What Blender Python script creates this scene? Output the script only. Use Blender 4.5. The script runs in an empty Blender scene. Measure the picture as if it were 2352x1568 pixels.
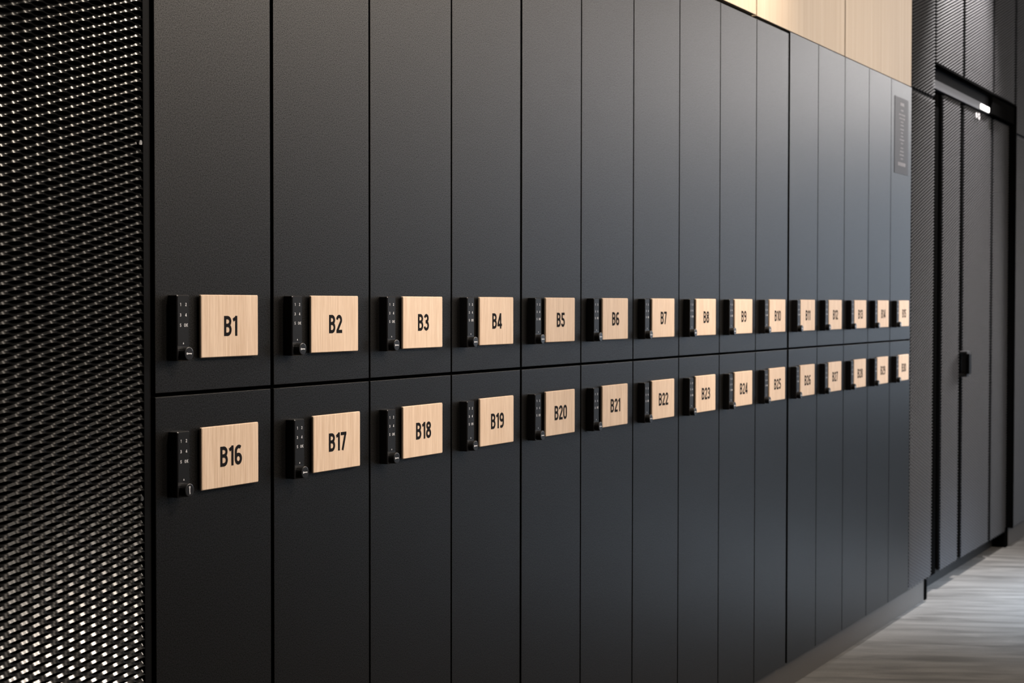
import bpy, bmesh, math, random
import numpy as np
from mathutils import Matrix, Vector

random.seed(7)
C = bpy.context.scene.collection
S = bpy.context.scene

# ------------------------------------------------------------------ camera
ZB = 0.102            # height of the bottom edge of the locker doors above the floor
YAW, PITCH, ROLL = 0.49631, 0.02360, 0.00132
cam_d = bpy.data.cameras.new('camera')
cam_d.sensor_width = 36.0
cam_d.lens = 3700.0 / 2352.0 * 36.0
cam_d.clip_start = 0.05
cam = bpy.data.objects.new('camera', cam_d)
C.objects.link(cam)
cy, sy = math.cos(YAW), math.sin(YAW)
F = Vector((cy * math.cos(PITCH), sy * math.cos(PITCH), -math.sin(PITCH)))
R = Vector((sy, -cy, 0.0))
U = R.cross(F)
R2 = R * math.cos(ROLL) + U * math.sin(ROLL)
U2 = -R * math.sin(ROLL) + U * math.cos(ROLL)
M = Matrix(((R2.x, U2.x, -F.x, -1.91907), (R2.y, U2.y, -F.y, -1.66671),
            (R2.z, U2.z, -F.z, 1.14875 + ZB), (0, 0, 0, 1)))
cam.matrix_world = M
cam_d.dof.use_dof = True
cam_d.dof.focus_distance = 2.95
cam_d.dof.aperture_fstop = 9.5
S.camera = cam

# ------------------------------------------------------------------ world, exposure
S.view_settings.view_transform = 'Standard'
S.view_settings.look = 'None'
S.view_settings.exposure = 0.0
S.view_settings.gamma = 1.0
S.view_settings.use_curve_mapping = False
w = bpy.data.worlds.new('world')
S.world = w
w.use_nodes = True
wb = w.node_tree.nodes['Background']
wb.inputs[0].default_value = (0.55, 0.72, 1.0, 1)
wb.inputs[1].default_value = 0.12

# ------------------------------------------------------------------ lights
def area(name, loc, target, sx, sy_, power, col, spread=180):
    d = bpy.data.lights.new(name, 'AREA')
    d.shape = 'RECTANGLE'
    d.size, d.size_y = sx, sy_
    d.energy = power
    d.color = col
    d.spread = math.radians(spread)
    o = bpy.data.objects.new(name, d)
    C.objects.link(o)
    o.location = loc
    o.rotation_euler = (Vector(target) - Vector(loc)).to_track_quat('-Z', 'Y').to_euler()
    return o
def spot(name, loc, target, power, col, ang, blend=0.6, rad=0.04):
    d = bpy.data.lights.new(name, 'SPOT')
    d.energy = power
    d.color = col
    d.spot_size = math.radians(ang)
    d.spot_blend = blend
    d.shadow_soft_size = rad
    o = bpy.data.objects.new(name, d)
    C.objects.link(o)
    o.location = loc
    o.rotation_euler = (Vector(target) - Vector(loc)).to_track_quat('-Z', 'Y').to_euler()
    return o
WARM = (1.0, 0.86, 0.72)
NEUT = (1.0, 0.95, 0.93)
DAY = (0.62, 0.78, 1.0)
# added fill lights high on the unseen walls, for the upper doors' sheen
area('high_fill_light', (5.0, -4.12, 3.75), (4.0, 0.0, 2.6), 3.6, 1.0, 155, WARM, 120)
area('high_fill_light', (9.6, -4.12, 3.75), (6.0, 0.0, 2.6), 3.6, 1.0, 14, NEUT, 120)
area('high_fill_light', (12.95, -2.0, 3.6), (3.0, -0.5, 2.2), 2.0, 1.2, 43, NEUT, 120)
# daylight through the lower windows
area('end_window_daylight', (12.95, -2.0, 1.7), (0, -1.2, 1.0), 2.4, 2.2, 38, (0.72, 0.84, 1.0))
area('side_window_daylight', (9.6, -4.1, 1.7), (6.4, -1.2, 0.6), 2.6, 2.2, 21, (0.74, 0.85, 1.0), 130)
area('side_window_daylight', (6.6, -4.1, 2.1), (5.6, -1.85, 0.0), 1.2, 1.2, 200, DAY, 30)
# ceiling lamp and track spots aimed at the lockers
area('ceiling_panel_light', (2.6, -1.6, 4.3), (2.8, -1.3, 0), 3.0, 0.5, 30, WARM, 120)
for tx, tp in ((0.1, 430), (1.7, 190), (3.4, 130)):
    spot('track_spot', (tx + 0.5, -2.3, 3.36), (tx, 0.0, 1.30), tp, (1.0, 0.87, 0.74), 50, 0.8, 0.22)
# wall washing spots above the lockers
spot('wall_spot', (0.9, -0.50, 3.38), (0.6, 0.0, 1.6), 38, (1.0, 0.86, 0.70), 100, 0.9, 0.08)
spot('wall_spot', (2.45, -0.55, 3.38), (2.45, 0.0, 2.62), 560, (1.0, 0.84, 0.66), 62, 0.9)
spot('wall_spot', (5.55, -0.42, 3.40), (5.5, 0.0, 2.6), 1250, NEUT, 72, 0.8)

# ------------------------------------------------------------------ materials
def mat(name, base, rough=0.5, metal=0.0, spec=0.5, coat=0.0):
    m = bpy.data.materials.new(name)
    m.use_nodes = True
    b = m.node_tree.nodes['Principled BSDF']
    b.inputs['Base Color'].default_value = (*base, 1)
    b.inputs['Roughness'].default_value = rough
    b.inputs['Metallic'].default_value = metal
    b.inputs['Specular IOR Level'].default_value = spec
    b.inputs['Coat Weight'].default_value = coat
    return m
def N(m, kind, **kw):
    n = m.node_tree.nodes.new(kind)
    for k, v in kw.items():
        setattr(n, k, v)
    return n
def L(m, a, b):
    m.node_tree.links.new(a, b)
def powder(name, base, rough, scale=900.0, amp=0.35, bump=0.25):
    """textured powder coat: fine speckle in colour and relief"""
    m = mat(name, base, rough)
    b = m.node_tree.nodes['Principled BSDF']
    tc = N(m, 'ShaderNodeTexCoord')
    nz = N(m, 'ShaderNodeTexNoise')
    nz.inputs['Scale'].default_value = scale
    nz.inputs['Detail'].default_value = 1.5
    L(m, tc.outputs['Object'], nz.inputs['Vector'])
    mr = N(m, 'ShaderNodeMapRange')
    mr.inputs['From Min'].default_value = 0.3
    mr.inputs['From Max'].default_value = 0.7
    mr.inputs['To Min'].default_value = 1 - amp
    mr.inputs['To Max'].default_value = 1 + amp
    L(m, nz.outputs['Fac'], mr.inputs['Value'])
    vm = N(m, 'ShaderNodeVectorMath', operation='SCALE')
    vm.inputs[0].default_value = base
    L(m, mr.outputs['Result'], vm.inputs['Scale'])
    L(m, vm.outputs['Vector'], b.inputs['Base Color'])
    bp = N(m, 'ShaderNodeBump')
    bp.inputs['Strength'].default_value = bump
    bp.inputs['Distance'].default_value = 0.0004
    L(m, nz.outputs['Fac'], bp.inputs['Height'])
    L(m, bp.outputs['Normal'], b.inputs['Normal'])
    return m
def wood(name, c0, c1, across, along, rough=0.5, contrast=1.0):
    """straight vertical grain running along object Z"""
    m = mat(name, c0, rough)
    b = m.node_tree.nodes['Principled BSDF']
    tc = N(m, 'ShaderNodeTexCoord')
    oi = N(m, 'ShaderNodeObjectInfo')
    ad = N(m, 'ShaderNodeVectorMath', operation='ADD')
    sc = N(m, 'ShaderNodeVectorMath', operation='SCALE')
    cmb = N(m, 'ShaderNodeCombineXYZ')
    for i in range(3):
        L(m, oi.outputs['Random'], cmb.inputs[i])
    L(m, cmb.outputs['Vector'], sc.inputs[0])
    sc.inputs['Scale'].default_value = 13.0
    L(m, tc.outputs['Object'], ad.inputs[0])
    L(m, sc.outputs['Vector'], ad.inputs[1])
    mp = N(m, 'ShaderNodeMapping')
    mp.inputs['Scale'].default_value = (across, across, along)
    L(m, ad.outputs['Vector'], mp.inputs['Vector'])
    n1 = N(m, 'ShaderNodeTexNoise')
    n1.inputs['Scale'].default_value = 1.0
    n1.inputs['Detail'].default_value = 5.0
    n1.inputs['Roughness'].default_value = 0.7
    L(m, mp.outputs['Vector'], n1.inputs['Vector'])
    mp2 = N(m, 'ShaderNodeMapping')
    mp2.inputs['Scale'].default_value = (across * 0.14, across * 0.14, along * 0.3)
    L(m, ad.outputs['Vector'], mp2.inputs['Vector'])
    n2 = N(m, 'ShaderNodeTexNoise')
    n2.inputs['Scale'].default_value = 1.0
    n2.inputs['Detail'].default_value = 2.0
    L(m, mp2.outputs['Vector'], n2.inputs['Vector'])
    mx = N(m, 'ShaderNodeMath', operation='MULTIPLY_ADD')
    mx.inputs[1].default_value = 0.8
    L(m, n1.outputs['Fac'], mx.inputs[0])
    m3 = N(m, 'ShaderNodeMath', operation='MULTIPLY')
    m3.inputs[1].default_value = 0.2
    L(m, n2.outputs['Fac'], m3.inputs[0])
    L(m, m3.outputs[0], mx.inputs[2])
    cr = N(m, 'ShaderNodeValToRGB')
    cr.color_ramp.elements[0].position = 0.5 - 0.14 / contrast
    cr.color_ramp.elements[1].position = 0.5 + 0.14 / contrast
    cr.color_ramp.elements[0].color = (*c1, 1)
    cr.color_ramp.elements[1].color = (*c0, 1)
    L(m, mx.outputs[0], cr.inputs['Fac'])
    L(m, cr.outputs['Color'], b.inputs['Base Color'])
    return m

m_door = powder('charcoal_powder_coat', (0.0030, 0.0028, 0.0027), 0.40, scale=1700.0, bump=0.25)
m_door.node_tree.nodes['Principled BSDF'].inputs['Specular IOR Level'].default_value = 0.45
def _grain():
    """the fine texture of the coat: gloss varies from grain to grain"""
    m = m_door
    b = m.node_tree.nodes['Principled BSDF']
    tc = N(m, 'ShaderNodeTexCoord')
    ge = N(m, 'ShaderNodeNewGeometry')
    n1 = N(m, 'ShaderNodeTexNoise')
    n1.inputs['Scale'].default_value = 520
    n1.inputs['Detail'].default_value = 4.0
    n1.inputs['Roughness'].default_value = 0.75
    L(m, ge.outputs['Position'], n1.inputs['Vector'])
    mr = N(m, 'ShaderNodeMapRange')
    mr.clamp = False
    mr.inputs['From Min'].default_value = 0.35
    mr.inputs['From Max'].default_value = 0.65
    mr.inputs['To Min'].default_value = 0.02
    mr.inputs['To Max'].default_value = 0.88
    L(m, n1.outputs['Fac'], mr.inputs['Value'])
    L(m, mr.outputs['Result'], b.inputs['Specular IOR Level'])
_grain()
m_door.node_tree.nodes['Principled BSDF'].inputs['IOR'].default_value = 1.33
m_body = mat('carcass_black', (0.006, 0.006, 0.007), 0.6)
m_void = mat('void_black', (0.002, 0.002, 0.002), 1.0, 0.0, 0.0)
m_black = mat('black_profile', (0.002, 0.002, 0.0022), 0.6, 0.0, 0.06)
m_lock = mat('lock_black', (0.008, 0.008, 0.009), 0.32)
m_keypad = powder('keypad_black', (0.007, 0.007, 0.0075), 0.40, 1200, 0.3, 0.1)
m_keypad.node_tree.nodes['Principled BSDF'].inputs['Specular IOR Level'].default_value = 0.2
m_white = mat('white_print', (0.68, 0.68, 0.71), 0.6)
m_ink = mat('black_vinyl', (0.006, 0.005, 0.006), 0.8, 0.0, 0.1)
m_plate = wood('plate_veneer', (0.72, 0.56, 0.425), (0.53, 0.375, 0.26), 420, 12, 0.5)
m_plate_edge = mat('plate_edge', (0.72, 0.50, 0.33), 0.5)
m_oak = wood('oak_veneer_panel', (0.33, 0.27, 0.208), (0.27, 0.216, 0.16), 60, 0.8, 0.6)
m_oak.node_tree.nodes['Principled BSDF'].inputs['Specular IOR Level'].default_value = 0.2
m_mesh = mat('mesh_black_gloss', (0.004, 0.004, 0.004), 0.19)
m_mesh.node_tree.nodes['Principled BSDF'].inputs['IOR'].default_value = 1.38
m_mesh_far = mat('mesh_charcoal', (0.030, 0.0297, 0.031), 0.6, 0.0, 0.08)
m_back = mat('mesh_backing', (0.006, 0.006, 0.0065), 0.9, 0.0, 0.1)
m_steel = mat('header_strip_grey', (0.012, 0.012, 0.014), 0.5, 0.0, 0.035)
m_screw = mat('screw_steel', (0.25, 0.25, 0.25), 0.35, 1.0)
m_header_glow = bpy.data.materials.new('header_glow')  # emission stands in for a bright reflection on the header, not a lamp
m_header_glow.use_nodes = True
_b = m_header_glow.node_tree.nodes['Principled BSDF']
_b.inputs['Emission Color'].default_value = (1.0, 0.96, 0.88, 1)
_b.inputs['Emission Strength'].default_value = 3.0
m_notice = mat('notice_grey', (0.022, 0.020, 0.022), 0.5, 0.0, 0.13)
m_notice_ink = mat('notice_print', (0.16, 0.15, 0.16), 0.5, 0.0, 0.32)
m_wall = mat('dark_paint', (0.02, 0.02, 0.021), 0.85)
m_ceil = mat('ceiling_paint', (0.10, 0.095, 0.09), 0.8)

# polished concrete floor
m_floor = mat('polished_concrete', (0.3, 0.29, 0.27), 0.6, 0.0, 0.22)
def _floor():
    m = m_floor
    b = m.node_tree.nodes['Principled BSDF']
    tc = N(m, 'ShaderNodeTexCoord')
    mp = N(m, 'ShaderNodeMapping')
    rt = N(m, 'ShaderNodeMapping')
    rt.inputs['Rotation'].default_value = (0, 0, math.radians(67))
    mp.inputs['Scale'].default_value = (1.1, 7.0, 1.0)
    L(m, tc.outputs['Object'], rt.inputs['Vector'])
    L(m, rt.outputs['Vector'], mp.inputs['Vector'])
    n1 = N(m, 'ShaderNodeTexNoise')
    n1.inputs['Scale'].default_value = 2.2
    n1.inputs['Detail'].default_value = 6
    n1.inputs['Roughness'].default_value = 0.6
    n1.inputs['Distortion'].default_value = 0.6
    L(m, mp.outputs['Vector'], n1.inputs['Vector'])
    n2 = N(m, 'ShaderNodeTexNoise')
    n2.inputs['Scale'].default_value = 160
    n2.inputs['Detail'].default_value = 2
    L(m, tc.outputs['Object'], n2.inputs['Vector'])
    cr = N(m, 'ShaderNodeValToRGB')
    cr.color_ramp.elements[0].position = 0.33
    cr.color_ramp.elements[0].color = (0.062, 0.059, 0.055, 1)
    cr.color_ramp.elements[1].position = 0.68
    cr.color_ramp.elements[1].color = (0.140, 0.135, 0.126, 1)
    L(m, n1.outputs['Fac'], cr.inputs['Fac'])
    mr = N(m, 'ShaderNodeMapRange')
    mr.inputs['To Min'].default_value = 0.8
    mr.inputs['To Max'].default_value = 1.2
    L(m, n2.outputs['Fac'], mr.inputs['Value'])
    vm = N(m, 'ShaderNodeVectorMath', operation='SCALE')
    L(m, cr.outputs['Color'], vm.inputs[0])
    L(m, mr.outputs['Result'], vm.inputs['Scale'])
    L(m, vm.outputs['Vector'], b.inputs['Base Color'])
    r = N(m, 'ShaderNodeMapRange')
    r.inputs['To Min'].default_value = 0.5
    r.inputs['To Max'].default_value = 0.7
    L(m, n1.outputs['Fac'], r.inputs['Value'])
    L(m, r.outputs['Result'], b.inputs['Roughness'])
_floor()
m_plinth = powder('plinth_grey_brown', (0.048, 0.041, 0.034), 0.5, 300, 0.25, 0.2)

# ------------------------------------------------------------------ builders
def mesh_obj(name, verts, faces, m, parent=None, smooth=False):
    me = bpy.data.meshes.new(name)
    me.from_pydata(verts, [], faces)
    me.update()
    if m is not None:
        me.materials.append(m)
    if smooth:
        for p in me.polygons:
            p.use_smooth = True
    o = bpy.data.objects.new(name, me)
    C.objects.link(o)
    if parent is not None:
        o.parent = parent
    return o
def bm_obj(name, bm, m, parent=None, mats=None):
    me = bpy.data.meshes.new(name)
    bmesh.ops.recalc_face_normals(bm, faces=bm.faces)
    bm.to_mesh(me)
    bm.free()
    for q in (mats or [m]):
        me.materials.append(q)
    o = bpy.data.objects.new(name, me)
    C.objects.link(o)
    if parent is not None:
        o.parent = parent
    return o
def add_box(bm, x0, x1, y0, y1, z0, z1, bev=0.0, seg=2, mi=0):
    r = bmesh.ops.create_cube(bm, size=1.0)
    vs = r['verts']
    for v in vs:
        v.co = Vector(((x0 + x1) / 2 + v.co.x * (x1 - x0), (y0 + y1) / 2 + v.co.y * (y1 - y0),
                       (z0 + z1) / 2 + v.co.z * (z1 - z0)))
    fs = list({f for v in vs for f in v.link_faces})
    for f in fs:
        f.material_index = mi
    if bev > 0:
        es = list({e for v in vs for e in v.link_edges})
        bmesh.ops.bevel(bm, geom=es, offset=bev, segments=seg, affect='EDGES', profile=0.5)
def box(name, x0, x1, y0, y1, z0, z1, m, parent=None, bev=0.0, seg=2):
    bm = bmesh.new()
    add_box(bm, x0, x1, y0, y1, z0, z1, bev, seg)
    return bm_obj(name, bm, m, parent)
def add_cyl(bm, x, z, y0, y1, r, seg=40, bev=0.0, r2=None):
    """cylinder with its axis along Y"""
    ret = bmesh.ops.create_cone(bm, cap_ends=True, segments=seg, radius1=r, radius2=r if r2 is None else r2,
                                depth=abs(y1 - y0))
    for v in ret['verts']:
        c = v.co.copy()
        v.co = Vector((x + c.x, (y0 + y1) / 2 - c.z * 1.0 * (1 if y1 > y0 else 1), z + c.y))
    if bev:
        es = [e for e in {e for v in ret['verts'] for e in v.link_edges}
              if abs(e.verts[0].co.y - e.verts[1].co.y) < 1e-6]
        bmesh.ops.bevel(bm, geom=es, offset=bev, segments=2, affect='EDGES')
def rounded_plate(bm, x0, x1, y0, y1, z0, z1, r, n=5):
    """plate in the XZ plane with rounded corners"""
    pts = []
    for cx, cz, a0 in ((x1 - r, z1 - r, 0), (x0 + r, z1 - r, 90), (x0 + r, z0 + r, 180), (x1 - r, z0 + r, 270)):
        for k in range(n + 1):
            a = math.radians(a0 + 90 * k / n)
            pts.append((cx + r * math.cos(a), cz + r * math.sin(a)))
    e = min(0.0011, (y1 - y0) * 0.28)
    cxm, czm = (x0 + x1) / 2, (z0 + z1) / 2
    def ring(y, ins):
        return [bm.verts.new((x - math.copysign(ins, x - cxm), y, z - math.copysign(ins, z - czm))) for x, z in pts]
    rs = [ring(y1, 0), ring(y0 + e, 0), ring(y0, e)]
    for a, b in ((0, 1), (1, 2)):
        for i in range(len(pts)):
            j = (i + 1) % len(pts)
            bm.faces.new((rs[a][i], rs[a][j], rs[b][j], rs[b][i]))
    bm.faces.new(rs[2])
    bm.faces.new(rs[0])
def thing(name, loc, label, cat, group=None):
    o = bpy.data.objects.new(name, None)
    o.empty_display_size = 0.1
    C.objects.link(o)
    o.location = loc
    o['label'] = label
    o['category'] = cat
    if group:
        o['group'] = group
    return o
def structure(o):
    o['kind'] = 'structure'
    return o

# ------------------------------------------------------------------ lettering
def arc(cx, cz, rx, rz, a0, a1, n=12):
    return [(cx + rx * math.cos(math.radians(a0 + (a1 - a0) * k / n)),
             cz + rz * math.sin(math.radians(a0 + (a1 - a0) * k / n))) for k in range(n + 1)]
# centre lines in a cell of height 1; stroke about 0.155 (drawn inset by half a stroke)
T = 0.174
h = T / 2
def glyph(ch):
    """returns (advance width, list of (points, closed))"""
    if ch == 'B':
        W_ = 0.59
        r1, r2 = 0.205, 0.235
        zt, zb, zm = 1 - h, h, 0.53
        up = [(h, zt), (0.27, zt)] + arc(0.27, (zt + zm) / 2, W_ - h - 0.27 - 0.02, (zt - zm) / 2, 90, -90, 14)[1:] + [(h, zm)]
        lo = [(h, zm), (0.29, zm)] + arc(0.29, (zm + zb) / 2, W_ - h - 0.29, (zm - zb) / 2, 90, -90, 14)[1:] + [(h, zb)]
        return W_, [([(h, 0), (h, 1)], 0), (up, 0), (lo, 0)]
    if ch == '1':
        return 0.36, [([(0.36 - h, 0), (0.36 - h, 1)], 0), ([(0.03, 0.785), (0.36 - h, 0.905)], 0)]
    if ch == '2':
        return 0.56, [(arc(0.27, 0.71, 0.27 - h + 0.01, 0.29 - h, 172, -22, 18) + [(0.10, 0.12)], 0), ([(0.02, h), (0.56, h)], 0)]
    if ch == '3':
        return 0.56, [(arc(0.26, 0.735, 0.27 - h, 0.265 - h, 165, -90, 16), 0), (arc(0.26, 0.30, 0.30 - h, 0.30 - h, 90, -165, 18), 0),
                      ([(0.18, 0.547), (0.3, 0.547)], 0), ([(0.18, 0.5225), (0.28, 0.5225)], 0)]
    if ch == '4':
        return 0.60, [([(0.42, 0), (0.42, 1)], 0), ([(0.40, 0.97), (0.07, 0.27)], 0), ([(0.0, 0.24), (0.60, 0.24)], 0)]
    if ch == '5':
        return 0.55, [([(0.52, 1 - h), (0.08, 1 - h)], 0), ([(0.08 + h * 0.6, 1), (0.06 + h * 0.6, 0.50)], 0),
                      ([(0.11, 0.56)] + arc(0.25, 0.315, 0.30 - h, 0.315 - h, 95, -160, 18), 0)]
    if ch == '6':
        return 0.58, [(arc(0.29, 0.30, 0.29 - h, 0.30 - h, 0, 360, 30)[:-1], 1),
                      ([(h, 0.30), (h, 0.62)] + arc(0.32, 0.66, 0.32 - h, 0.34 - h, 175, 50, 12), 0)]
    if ch == '7':
        return 0.54, [([(0.0, 1 - h), (0.54, 1 - h)], 0), ([(0.455, 0.93), (0.17, 0)], 0)]
    if ch == '8':
        return 0.58, [(arc(0.29, 0.29, 0.29 - h, 0.29 - h, 0, 360, 28)[:-1], 1),
                      (arc(0.29, 0.755, 0.265 - h, 0.245 - h, 0, 360, 28)[:-1], 1)]
    if ch == '9':
        return 0.58, [(arc(0.29, 0.70, 0.29 - h, 0.30 - h, 0, 360, 30)[:-1], 1),
                      ([(0.58 - h, 0.70), (0.58 - h, 0.38)] + arc(0.26, 0.34, 0.32 - h, 0.34 - h, -5, -130, 12), 0)]
    if ch in '0O':
        return 0.58, [([(h, 0.36)] + [(h, 0.64)] + arc(0.29, 0.66, 0.29 - h, 0.34 - h, 180, 0, 14)[1:] + [(0.58 - h, 0.36)] +
                       arc(0.29, 0.34, 0.29 - h, 0.34 - h, 0, -180, 14)[1:-1], 1)]
    if ch == 'K':
        return 0.58, [([(h, 0), (h, 1)], 0), ([(0.50, 1), (h, 0.42)], 0), ([(0.24, 0.56), (0.52, 0)], 0)]
    return 0.3, []
def stroke(verts, faces, pts, closed, wd, y, th):
    """flat ribbon along pts (x,z) with a small thickness, front at y"""
    n = len(pts)
    P = [Vector(p) for p in pts]
    lr = []
    for i in range(n):
        a = P[(i - 1) % n] if (i > 0 or closed) else None
        b = P[(i + 1) % n] if (i < n - 1 or closed) else None
        d1 = (P[i] - a).normalized() if a is not None else None
        d2 = (b - P[i]).normalized() if b is not None else None
        d1 = d1 or d2
        d2 = d2 or d1
        n1, n2 = Vector((-d1.y, d1.x)), Vector((-d2.y, d2.x))
        nn = (n1 + n2)
        nn = nn.normalized() if nn.length > 1e-4 else n1
        k = 1.0 / max(0.4, nn.dot(n1))
        lr.append((P[i] + nn * wd / 2 * k, P[i] - nn * wd / 2 * k))
    base = len(verts)
    for l, r in lr:
        verts += [(l.x, y, l.y), (r.x, y, r.y), (l.x, y + th, l.y), (r.x, y + th, r.y)]
    for i in range(n if closed else n - 1):
        a, b = base + 4 * i, base + 4 * ((i + 1) % n)
        faces += [(a, b, b + 1, a + 1), (a + 2, b + 2, b, a), (a + 1, b + 1, b + 3, a + 3)]
    if not closed:
        for a in (base, base + 4 * (n - 1)):
            faces.append((a, a + 1, a + 3, a + 2))
def text_geo(s, cx, cz, hgt, y, th=0.0002, gap=0.10, widen=1.0, bold=T, centre=True):
    verts, faces = [], []
    tot = sum(glyph(c)[0] for c in s) + gap * (len(s) - 1)
    x = -tot / 2 if centre else 0
    lift = 0.0
    for c in s:
        wd, strokes = glyph(c)
        for pts, cl in strokes:
            q = [(cx + (x + px) * hgt * widen, cz + (pz - 0.5) * hgt) for px, pz in pts]
            stroke(verts, faces, q, cl, bold * hgt, y - lift, th)
            lift += 0.00001
        x += wd + gap
    return verts, faces

# ------------------------------------------------------------------ the setting
XL, XR, YF, YB, HC = -4.0, 13.2, -4.2, 0.55, 4.5
structure(box('floor', XL, XR, YF, YB, -0.1, 0.0, m_floor))
structure(box('ceiling', XL, XR, YF, YB, HC, HC + 0.1, m_ceil))
structure(box('wall_back', XL, XR, YB, YB + 0.1, 0.0, HC, m_wall))
structure(box('wall_left', XL - 0.1, XL, YF, YB, 0.0, HC, m_wall))
def wall_with_holes(name, axis, pos, a0, a1, holes):
    """holes: (h0, h1, lo, hi), not overlapping; wall cut into boxes on the grid of all hole edges"""
    bm = bmesh.new()
    us = sorted({a0, a1, *[v for q in holes for v in q[:2]]})
    zs = sorted({0.0, HC, *[v for q in holes for v in q[2:]]})
    for u0, u1 in zip(us, us[1:]):
        for z0, z1 in zip(zs, zs[1:]):
            um, zm = (u0 + u1) / 2, (z0 + z1) / 2
            if any(q[0] < um < q[1] and q[2] < zm < q[3] for q in holes):
                continue
            if axis == 'x':
                add_box(bm, pos, pos + 0.12, u0, u1, z0, z1)
            else:
                add_box(bm, u0, u1, pos - 0.12, pos, z0, z1)
    return structure(bm_obj(name, bm, m_wall))
H_END = [(-3.6, -0.8, 0.5, 2.8), (-4.1, -1.1, 2.95, 4.25)]  # second opening added to go with the high fill light
H_SIDE = [(8.2, 11.0, 0.5, 2.8), (5.4, 7.0, 1.1, 2.8), (3.1, 6.9, 3.2, 4.3), (7.7, 11.5, 3.2, 4.3)]  # last two openings added for the high fill lights
wall_with_holes('wall_right', 'x', XR, YF, YB, H_END)
wall_with_holes('wall_front', 'y', YF, XL, XR, H_SIDE)
def window(name, axis, pos, a0, a1, z0, z1):
    bm = bmesh.new()
    t = 0.05
    for s0, s1, c0, c1 in ((a0, a1, z0, z0 + t), (a0, a1, z1 - t, z1), (a0, a0 + t, z0 + t, z1 - t),
                           (a1 - t, a1, z0 + t, z1 - t), ((a0 + a1) / 2 - t / 2, (a0 + a1) / 2 + t / 2, z0 + t, z1 - t)):
        if axis == 'x':
            add_box(bm, pos + 0.03, pos + 0.09, s0, s1, c0, c1)
        else:
            add_box(bm, s0, s1, pos - 0.09, pos - 0.03, c0, c1)
    return structure(bm_obj(name, bm, m_black))
for k, q in enumerate(H_END):
    window('window_%d' % (k + 1), 'x', XR, *q)
for k, q in enumerate(H_SIDE):
    window('window_%d' % (k + 3), 'y', YF, *q)

# plinths under the lockers and the mesh cabinets
structure(box('baseboard_left', -0.012, 4.868, 0.03, 0.05, 0.0, ZB - 0.002, m_plinth))
structure(box('baseboard_middle', 4.905, 6.545, 0.10, 0.12, 0.0, ZB - 0.028, mat('plinth_dark', (0.010, 0.0098, 0.0095), 0.6, 0.0, 0.15)))
structure(box('baseboard_right', 6.60, 9.0, 0.03, 0.05, 0.0, ZB - 0.002, m_plinth))
structure(box('trim_1', 4.870, 4.902, 0.025, 0.12, 0.0, ZB - 0.002, m_void))
structure(box('trim_2', 6.548, 6.598, 0.032, 0.14, 0.0, ZB - 0.002, m_void))

# ------------------------------------------------------------------ lockers
W = 0.30
ZT = 3.42          # top of the oak and mesh cladding
Z_SPLIT = ZB + 1.0061
Z_TOP = ZB + 2.0057
GAPX = {0: 0.003, 1: 0.0045, 4: 0.0042, 10: 0.0085}      # half width of the joint at a boundary
def half(n):
    return GAPX.get(n, 0.0026)

# shared lock parts, built once around the lock's own origin (top left corner on the door face)
LW, LH, LD = 0.0288, 0.1030, 0.0180
def lock_body():
    bm = bmesh.new()
    rounded_plate(bm, 0, LW, -LD, 0, -LH, 0, 0.0022, 4)
    return bm
def keypad_face():
    bm = bmesh.new()
    rounded_plate(bm, 0.0012, LW - 0.0012, -LD - 0.0003, -LD + 0.0006, -0.079, -0.0012, 0.0015, 3)
    return bm
KX, KZ, KR, KD = 0.0144, -0.0915, 0.0105, 0.0120
def knob():
    """turned knob with a fluted rim"""
    bm = bmesh.new()
    n = 72
    prof = [(-LD + 0.001, KR, 1), (-LD - KD + 0.0012, KR, 1), (-LD - KD + 0.0003, KR - 0.0004, 0), (-LD - KD, KR - 0.0012, 0)]
    rings = []
    for y, r, fl in prof:
        ring = []
        for k in range(n):
            a = 2 * math.pi * k / n
            rr = r - (0.0003 if (fl and k % 3 == 0) else 0.0)
            ring.append(bm.verts.new((KX + rr * math.cos(a), y, KZ + rr * math.sin(a))))
        rings.append(ring)
    for a, b in zip(rings, rings[1:]):
        for k in range(n):
            j = (k + 1) % n
            bm.faces.new((a[k], a[j], b[j], b[k]))
    bm.faces.new(rings[-1])
    return bm
def legend():
    v, f = [], []
    for s, x, z in (('1', 0.0078, -0.0150), ('2', 0.0207, -0.0150), ('3', 0.0078, -0.0313), ('4', 0.0207, -0.0313),
                    ('5', 0.0078, -0.0473), ('OK', 0.0207, -0.0473)):
        a, b = text_geo(s, x, z, 0.0050, -LD - 0.0005, 0.0001, gap=0.16, widen=1.12 if s != 'OK' else 1.35, bold=0.15)
        n = len(v)
        v += a
        f += [tuple(i + n for i in q) for q in b]
    return v, f
def key_symbol(vertical):
    v, f = [], []
    y = -LD - KD - 0.0002
    stroke(v, f, arc(-0.0048, 0, 0.0012, 0.0012, 0, 360, 16)[:-1], True, 0.0010, y, 0.0001)
    stroke(v, f, [(-0.0032, 0), (0.0062, 0)], False, 0.0014, y, 0.0001)
    stroke(v, f, [(0.0050, 0.0004), (0.0050, -0.0016)], False, 0.0010, y, 0.0001)
    out = []
    for x, yy, z in v:
        if vertical:
            x, z = -z, -x
        out.append((x + KX, yy, z + KZ))
    return out, f
me_body_b, me_key_b, me_knob_b = lock_body(), keypad_face(), knob()
proto_lock = bm_obj('combination_lock', me_body_b, m_lock)
proto_face = bm_obj('keypad', me_key_b, m_keypad)
proto_knob = bm_obj('knob', me_knob_b, m_lock)
lv, lf = legend()
proto_leg = mesh_obj('keypad_legend', lv, lf, m_white)
proto_arrow = mesh_obj('arrow_mark', [(0.0144, -LD - 0.0005, -0.0738), (0.0131, -LD - 0.0005, -0.0768), (0.0157, -LD - 0.0005, -0.0768)], [(0, 1, 2)], m_white)
kv, kf = key_symbol(False)
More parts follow.
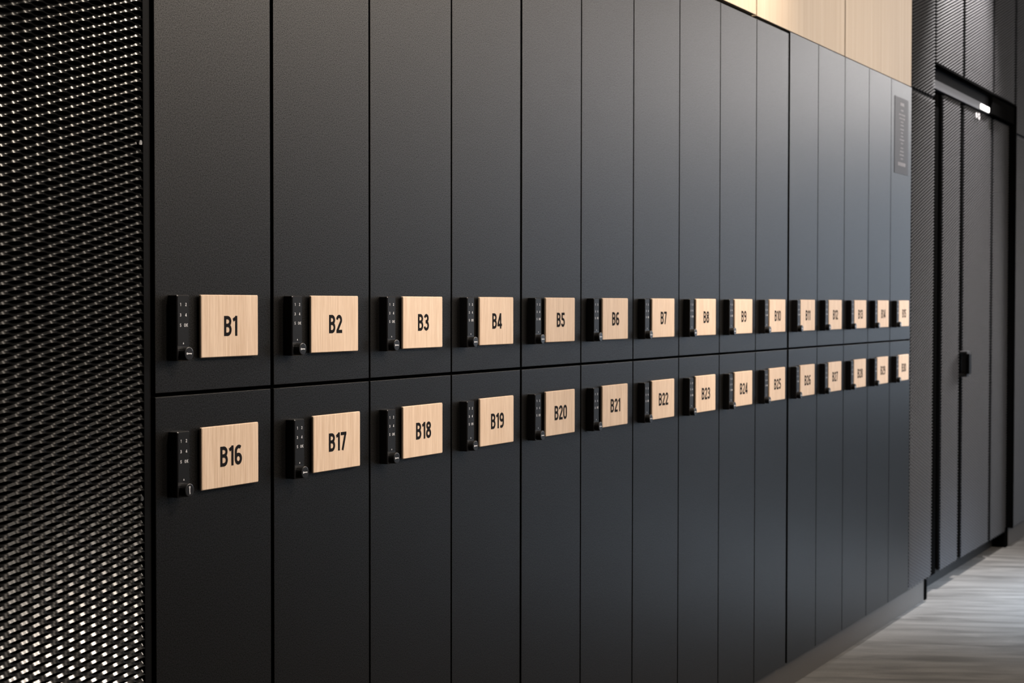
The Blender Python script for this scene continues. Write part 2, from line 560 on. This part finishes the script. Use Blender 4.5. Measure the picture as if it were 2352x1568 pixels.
proto_sym = mesh_obj('key_symbol', kv, kf, m_white)
kv, kf = key_symbol(True)
proto_symv = mesh_obj('key_symbol', kv, kf, m_white)
# plate, around its own top left corner on the door face
PW, PH, P0, P1 = 0.1473, 0.1010, 0.0038, 0.0082
bm = bmesh.new()
rounded_plate(bm, 0, PW, -P1, -P0, -PH, 0, 0.0020, 5)
for f in bm.faces:
    f.material_index = 0 if abs(f.normal.y) > 0.9 or True else 1
proto_plate = bm_obj('number_plate', bm, m_plate)
bm = bmesh.new()
for x0, x1, z0, z1 in ((0.004, 0.020, -0.055, -0.020), (0.004, 0.020, -0.098, -0.070),
                       (PW - 0.022, PW - 0.006, -0.095, -0.006), (0.06, 0.09, -0.095, -0.006)):
    add_box(bm, x0, x1, -P0, 0.0, z0, z1)
proto_pad = bm_obj('mounting_pad', bm, mat('mounting_pad_foam', (0.01, 0.009, 0.010), 0.8))
protos = [proto_arrow, proto_lock, proto_face, proto_knob, proto_leg, proto_sym, proto_symv, proto_plate, proto_pad]
def put(src, name, parent, loc=(0, 0, 0)):
    o = src.copy()
    o.name = name
    C.objects.link(o)
    o.parent = parent
    o.location = loc
    return o

def place_word(n):
    words = {1: 'beside the large left mesh panel', 15: 'beside the far mesh panels'}
    return words.get(n, '')
for row in (0, 1):
    for i in range(15):
        num = i + 1 + 15 * row
        x0, x1 = W * i + half(i), W * (i + 1) - half(i + 1)
        if row == 0:
            z0, z1 = Z_SPLIT + 0.0030, Z_TOP
            if i >= 10:
                z1 += 0.0045
            else:
                z1 -= 0.0030
        else:
            z0, z1 = ZB, Z_SPLIT - 0.0030
        rn = 'upper' if row == 0 else 'lower'
        extra = place_word(i + 1)
        lab = 'charcoal locker with wooden number plate B%d, %s row' % (num, rn)
        if extra:
            lab += ', ' + extra
        if num == 15:
            lab = 'tall charcoal locker with number plate B15 and a grey notice near its top'
        t = thing('locker', (x0, 0.0, z0), lab, 'locker', 'numbered charcoal lockers')
        dw, dh = x1 - x0, z1 - z0
        box('door', 0, dw, 0.0, 0.018, 0, dh, m_door, t, 0.0008, 2)
        box('body', 0.001 - half(i) * 0.8, dw - 0.001 + half(i + 1) * 0.8, 0.0195, 0.50, 0.0, dh, m_body, t)
        dx = random.uniform(-0.0012, 0.0012)
        px = W * i + 0.1040 - x0
        pz = (ZB + 1.1620 if row == 0 else ZB + 0.9497) - z0
        lx = W * i + 0.0331 - x0
        lz = (ZB + 1.1615 if row == 0 else ZB + 0.9482) - z0
        if num == 17:
            px += 0.005; lx += 0.006
        if num == 11:
            lx += 0.007
        pl = put(proto_plate, 'number_plate', t, (px + dx, 0, pz))
        put(proto_pad, 'mounting_pad', pl)
        s = 'B%d' % num
        v, f = text_geo(s, PW * 0.503, -PH * 0.5, 0.0328, -P1 - 0.00025, 0.0002, gap=0.095)
        mesh_obj('number_lettering', v, f, m_ink, pl)
        lk = put(proto_lock, 'combination_lock', t, (lx, 0, lz))
        put(proto_face, 'keypad', lk)
        put(proto_knob, 'knob', lk)
        put(proto_leg, 'keypad_legend', lk)
        put(proto_arrow, 'arrow_mark', lk)
        put(proto_symv if num == 16 else proto_sym, 'key_symbol', lk)
        if num == 15:
            nt = box('notice_sheet', 4.247 - x0, 4.447 - x0, -0.0012, -0.0002, ZB + 1.655 - z0, ZB + 1.951 - z0, m_notice, t)
            nt['label'] = 'dark grey notice sheet with rows of pale print'
            v, f = [], []
            cxn = 4.352 - x0
            rows = [(0.0, 0.052, 0.016), (0.021, 0.038, 0.008), (0.036, 0.09, 0.007), (0.049, 0.078, 0.007), (0.061, 0.040, 0.006),
                    (0.072, 0.046, 0.006), (0.086, 0.05, 0.006), (0.098, 0.03, 0.006), (0.110, 0.034, 0.006), (0.122, 0.066, 0.006),
                    (0.134, 0.03, 0.006), (0.150, 0.034, 0.006), (0.162, 0.052, 0.006), (0.174, 0.062, 0.006), (0.187, 0.034, 0.006),
                    (0.206, 0.108, 0.018)]
            ztop = ZB + 1.926 - z0
            for dz, wd, hh in rows:
                k = -wd / 2
                while k < wd / 2:
                    seg = random.uniform(0.006, 0.014)
                    e = min(k + seg, wd / 2)
                    stroke(v, f, [(cxn + k, ztop - dz * 1.13), (cxn + e, ztop - dz * 1.13)], False, hh * 0.75, -0.0016, 0.0003)
                    k = e + 0.003
            mesh_obj('notice_print', v, f, m_notice_ink, nt)
for o in protos:
    bpy.data.objects.remove(o)

# black side profiles between the left mesh panel and the first locker
t = thing('end_panel', (-0.0075, 0.0, ZB), 'narrow black vertical end panel between the left mesh panel and locker B1', 'end panel')
box('panel', -0.0055, 0.0045, 0.004, 0.50, 0.0, 2.0, m_black, t, 0.0006)

# ------------------------------------------------------------------ oak panels above the lockers
names = {0: 'pale oak panel above the lockers B1 to B3, nearest the left mesh', 1: 'pale oak panel above the lockers from B4 to B6',
         2: 'brightly spotlit pale oak panel above the lockers from B7 to B9', 3: 'pale oak panel above the lockers from B10 to B12',
         4: 'pale oak panel above lockers B13 to B15, beside the far mesh'}
for k in range(5):
    z0 = Z_TOP + (0.008 if k < 3 else 0.0065)
    o = box('wood_panel', 0, 0.890, 0, 0.018, 0, ZT - z0, m_oak, None, 0.0008)
    o.location = (0.002 + 0.9 * k, 0.0, z0)
    o['label'] = names[k]
    o['category'] = 'wall panel'
    o['group'] = 'oak panels above the lockers'

# ------------------------------------------------------------------ expanded metal
LWH, SWD = 0.02285, 0.0135
def expanded(name, x0, x1, z0, z1, m, parent, xk, zk, y=0.0, tau=37.0, s=0.0046, th=0.0015, bond=0.0050, fine=True, trim=0.55):
    """expanded metal sheet between x0..x1, z0..z1 (parent space); knots on the lattice xk, zk; front near y"""
    ta = math.radians(tau)
    wv = np.array([0.0, math.sin(ta), math.cos(ta)])
    nv = np.array([0.0, -math.cos(ta), math.sin(ta)])
    yc = y + (s * math.sin(ta) + th)
    i0, i1 = math.ceil((x0 - xk) / LWH), math.floor((x1 - xk) / LWH)
    if fine:
        u = np.array([0.0, 0.2, 0.4, 0.6, 0.8, 1.0])
        xs = np.concatenate([[0.0], bond / 2 + u * (LWH - bond), [LWH]])
        ts = np.concatenate([[0.0], (1 - np.cos(np.pi * u)) / 2, [1.0]])
    else:
        xs = np.array([0.0, bond / 2, LWH - bond / 2, LWH])
        ts = np.array([0.0, 0.0, 1.0, 1.0])
    K = len(xs)
    allp = []
    for i in range(i0 - 1, i1 + 1):
        ph = (i % 2) * SWD / 2
        j0, j1 = math.ceil((z0 + 0.004 - zk - ph) / SWD), math.floor((z1 - 0.004 - zk - ph) / SWD)
        j = np.arange(j0, j1 + 1)
        nx = xk + i * LWH
        nz = zk + ph + j * SWD
        for sg in (1, -1):
            st = np.zeros((len(j), K, 3))
            st[:, :, 0] = nx + xs
            off = s / 2 * sg
            st[:, :, 2] = nz[:, None] + sg * ts * SWD / 2
            cen = off * (1 - 2 * ts)
            st[:, :, 1] = yc
            st += cen[None, :, None] * wv
            allp.append(st)
    P = np.concatenate(allp)
    P[:, :, 0] = np.clip(P[:, :, 0], x0, x1)          # trimmed at the sheet edge
    keep = (P[:, -1, 0] - P[:, 0, 0]) > LWH * trim
    P = P[keep]
    n = len(P)
    q = th * 0.22
    c4 = [(-s / 2, -th / 2), (s / 2, -th / 2), (s / 2, th / 2), (-s / 2, th / 2)]
    corners = []
    for c in range(4):                                # each side has its own two vertices: soft along, crisp across
        corners += [c4[c], c4[(c + 1) % 4]]
    V = np.stack([P + a * wv + b * nv for a, b in corners], axis=2)
    verts = V.reshape(-1, 3)
    fl = []
    for a in range(K - 1):
        for c in range(4):
            p, d = 2 * c, 2 * c + 1
            fl.append((a * 8 + p, a * 8 + d, (a + 1) * 8 + d, (a + 1) * 8 + p))
    fl = np.array(fl)
    faces = (fl[None] + (np.arange(n) * 8 * K)[:, None, None]).reshape(-1, 4)
    me = bpy.data.meshes.new(name)
    me.vertices.add(len(verts))
    me.vertices.foreach_set('co', verts.astype(np.float32).ravel())
    me.loops.add(faces.size)
    me.loops.foreach_set('vertex_index', faces.astype(np.int32).ravel())
    me.polygons.add(len(faces))
    me.polygons.foreach_set('loop_start', np.arange(0, faces.size, 4, dtype=np.int32))
    me.update(calc_edges=True)
    me.polygons.foreach_set('use_smooth', np.ones(len(faces), dtype=bool))
    me.validate()
    me.materials.append(m)
    o = bpy.data.objects.new(name, me)
    C.objects.link(o)
    o.parent = parent
    return o

# large mesh panel on the left
t = thing('mesh_wall_panel', (-1.20, 0.0, 0.04), 'large black expanded metal mesh panel left of the first lockers', 'mesh panel')
expanded('expanded_mesh', 0.0, 1.174, 0.0, 2.9, m_mesh, t, 1.20 - 0.055, 0.0035, y=-0.004, trim=0.2)
bm = bmesh.new()
add_box(bm, 1.175, 1.1865, -0.002, 0.03, 0.0, 2.9, 0.0006)
add_box(bm, -0.014, -0.001, -0.002, 0.03, 0.0, 2.9, 0.0006)
add_box(bm, -0.001, 1.175, 0.012, 0.03, 2.87, 2.9)
add_box(bm, -0.001, 1.175, 0.012, 0.03, 0.0, 0.03)
bm_obj('frame', bm, m_black, t)
box('backing_sheet', 0.0, 1.174, 0.10, 0.102, 0.0, 2.9, m_void, t)
for zz in (1.494, 0.953, 0.648, 2.05):
    bm = bmesh.new()
    add_cyl(bm, 1.20 - 0.0345, zz - 0.04, -0.006, 0.002, 0.0035, 20, 0.0006)
    bm_obj('screw', bm, m_screw, t)

# ------------------------------------------------------------------ mesh clad cabinets at the far end
def mesh_leaf(name, x0, x1, z0, z1, y, label, cat, group=None, ext=-0.004):
    t = thing(name, (x0, y, z0), label, cat, group)
    expanded('expanded_mesh', 0.0, x1 - x0, 0.0, z1 - z0, m_mesh_far, t, 0.006, 0.004, y=0.0, fine=False)
    box('backing_sheet', 0.004, x1 - x0 - 0.004, 0.010, 0.020, 0.004, z1 - z0 + ext, m_back, t)
    return t
mesh_leaf('mesh_cladding_panel', 4.512, 4.880, ZB, 2.103, 0, 'narrow dark mesh panel directly right of lockers B15 and B30, below the joint', 'mesh panel', 'far mesh panels', 0.012)
mesh_leaf('mesh_cladding_panel', 4.512, 4.880, 2.116, ZT, 0, 'narrow mesh panel beside the oak, above the joint at locker top height', 'mesh panel', 'far mesh panels')
ZU = 2.265
mesh_leaf('mesh_cladding_panel', 4.905, 5.400, ZU, ZT, 0, 'left one of the three high mesh panels over the mesh doors', 'mesh panel', 'far mesh panels')
mesh_leaf('mesh_cladding_panel', 5.435, 6.020, ZU, ZT, 0, 'spotlit middle one of the three high mesh panels over the mesh doors', 'mesh panel', 'far mesh panels')
mesh_leaf('mesh_cladding_panel', 6.055, 6.540, ZU, ZT, 0, 'shaded right one of the three high mesh panels over the mesh doors', 'mesh panel', 'far mesh panels')
mesh_leaf('mesh_cladding_panel', 6.585, 8.2, ZB, 2.110, 0, 'dark mesh panel at the right edge of the photo, below the joint', 'mesh panel', 'far mesh panels', 0.012)
mesh_leaf('mesh_cladding_panel', 6.585, 8.2, 2.124, ZT, 0, 'dark mesh panel at the right edge of the photo, above the joint', 'mesh panel', 'far mesh panels')

DZ0, DZ1, DY = ZB - 0.021, ZB + 2.063, 0.032
mesh_leaf('mesh_door', 5.165, 5.492, DZ0, DZ1, DY, 'left leaf of the recessed mesh doors, next to the wide black gap', 'door', 'recessed mesh doors')
md = mesh_leaf('mesh_door', 5.562, 6.140, DZ0, DZ1, DY, 'wide middle leaf of the recessed mesh doors, with the black handle', 'door', 'recessed mesh doors')
mesh_leaf('mesh_door', 6.188, 6.560, DZ0, DZ1, DY, 'right leaf of the recessed mesh doors, against the black jamb', 'door', 'recessed mesh doors')
# pull handle with its two lighter fixing blocks
hz0, hz1 = ZB + 0.835 - DZ0, ZB + 0.918 - DZ0
hd = box('handle', -0.056, -0.012, -0.042, -0.030, hz0 - 0.004, hz1 + 0.004, m_black, md, 0.002)
bm = bmesh.new()
add_box(bm, -0.050, 0.012, -0.030, 0.006, hz1 + 0.004, hz1 + 0.016, 0.002)
add_box(bm, -0.050, 0.012, -0.030, 0.006, hz0 - 0.018, hz0 - 0.004, 0.002)
add_box(bm, -0.040, -0.022, -0.031, -0.005, hz0 - 0.004, hz1 + 0.004)
o = bm_obj('handle_mount', bm, m_mesh_far, hd)
# two small ring stickers near the top
v, f = [], []
for cxr, r in ((0.214, 0.010), (0.268, 0.013)):
    stroke(v, f, arc(cxr, ZB + 2.033 - DZ0, r, r * 0.9, 0, 360, 20)[:-1], True, 0.006, -0.0065, 0.001)
o = mesh_obj('ring_sticker', v, f, mat('ring_print', (0.30, 0.29, 0.29), 0.6), md)
o['label'] = 'two small white rings near the top of the door'

# recess: jambs, header, glowing block in place of a bright reflection
t = thing('door_recess_frame', (4.90, 0.0, 0.0), 'black recess frame around the mesh doors, with a glowing block for a reflection in its header', 'door frame')
box('jamb', -0.014, 0.245, 0.05, 0.09, ZB - 0.03, 2.20, m_void, t)
box('jamb', 1.664, 1.682, 0.0, 0.09, ZB - 0.002, 2.262, m_void, t)
bm = bmesh.new()
add_box(bm, -0.016, 1.664, 0.030, 0.045, ZB + 2.103, 2.256)
bm_obj('header', bm, mat('header_dark', (0.004, 0.004, 0.0045), 0.75, 0.0, 0.01), t)
box('header_strip', -0.016, 1.15, 0.026, 0.045, ZB + 2.066, ZB + 2.1025, m_steel, t)
bm = bmesh.new()
add_box(bm, 1.152, 1.664, 0.010, 0.029, ZB + 2.066, 2.258, 0.001)
bm_obj('header_dark_reflection', bm, m_void, t)  # black box added where the header only reflects dark
lp = bm
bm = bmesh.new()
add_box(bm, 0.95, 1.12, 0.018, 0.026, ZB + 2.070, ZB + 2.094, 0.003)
o = bm_obj('header_glow', bm, m_header_glow, t)
box('soffit', -0.016, 1.664, -0.001, 0.046, 2.2565, 2.2630, m_void, t)
box('recess_back', 0.246, 1.663, 0.058, 0.064, ZB - 0.015, 2.20, m_void, t)
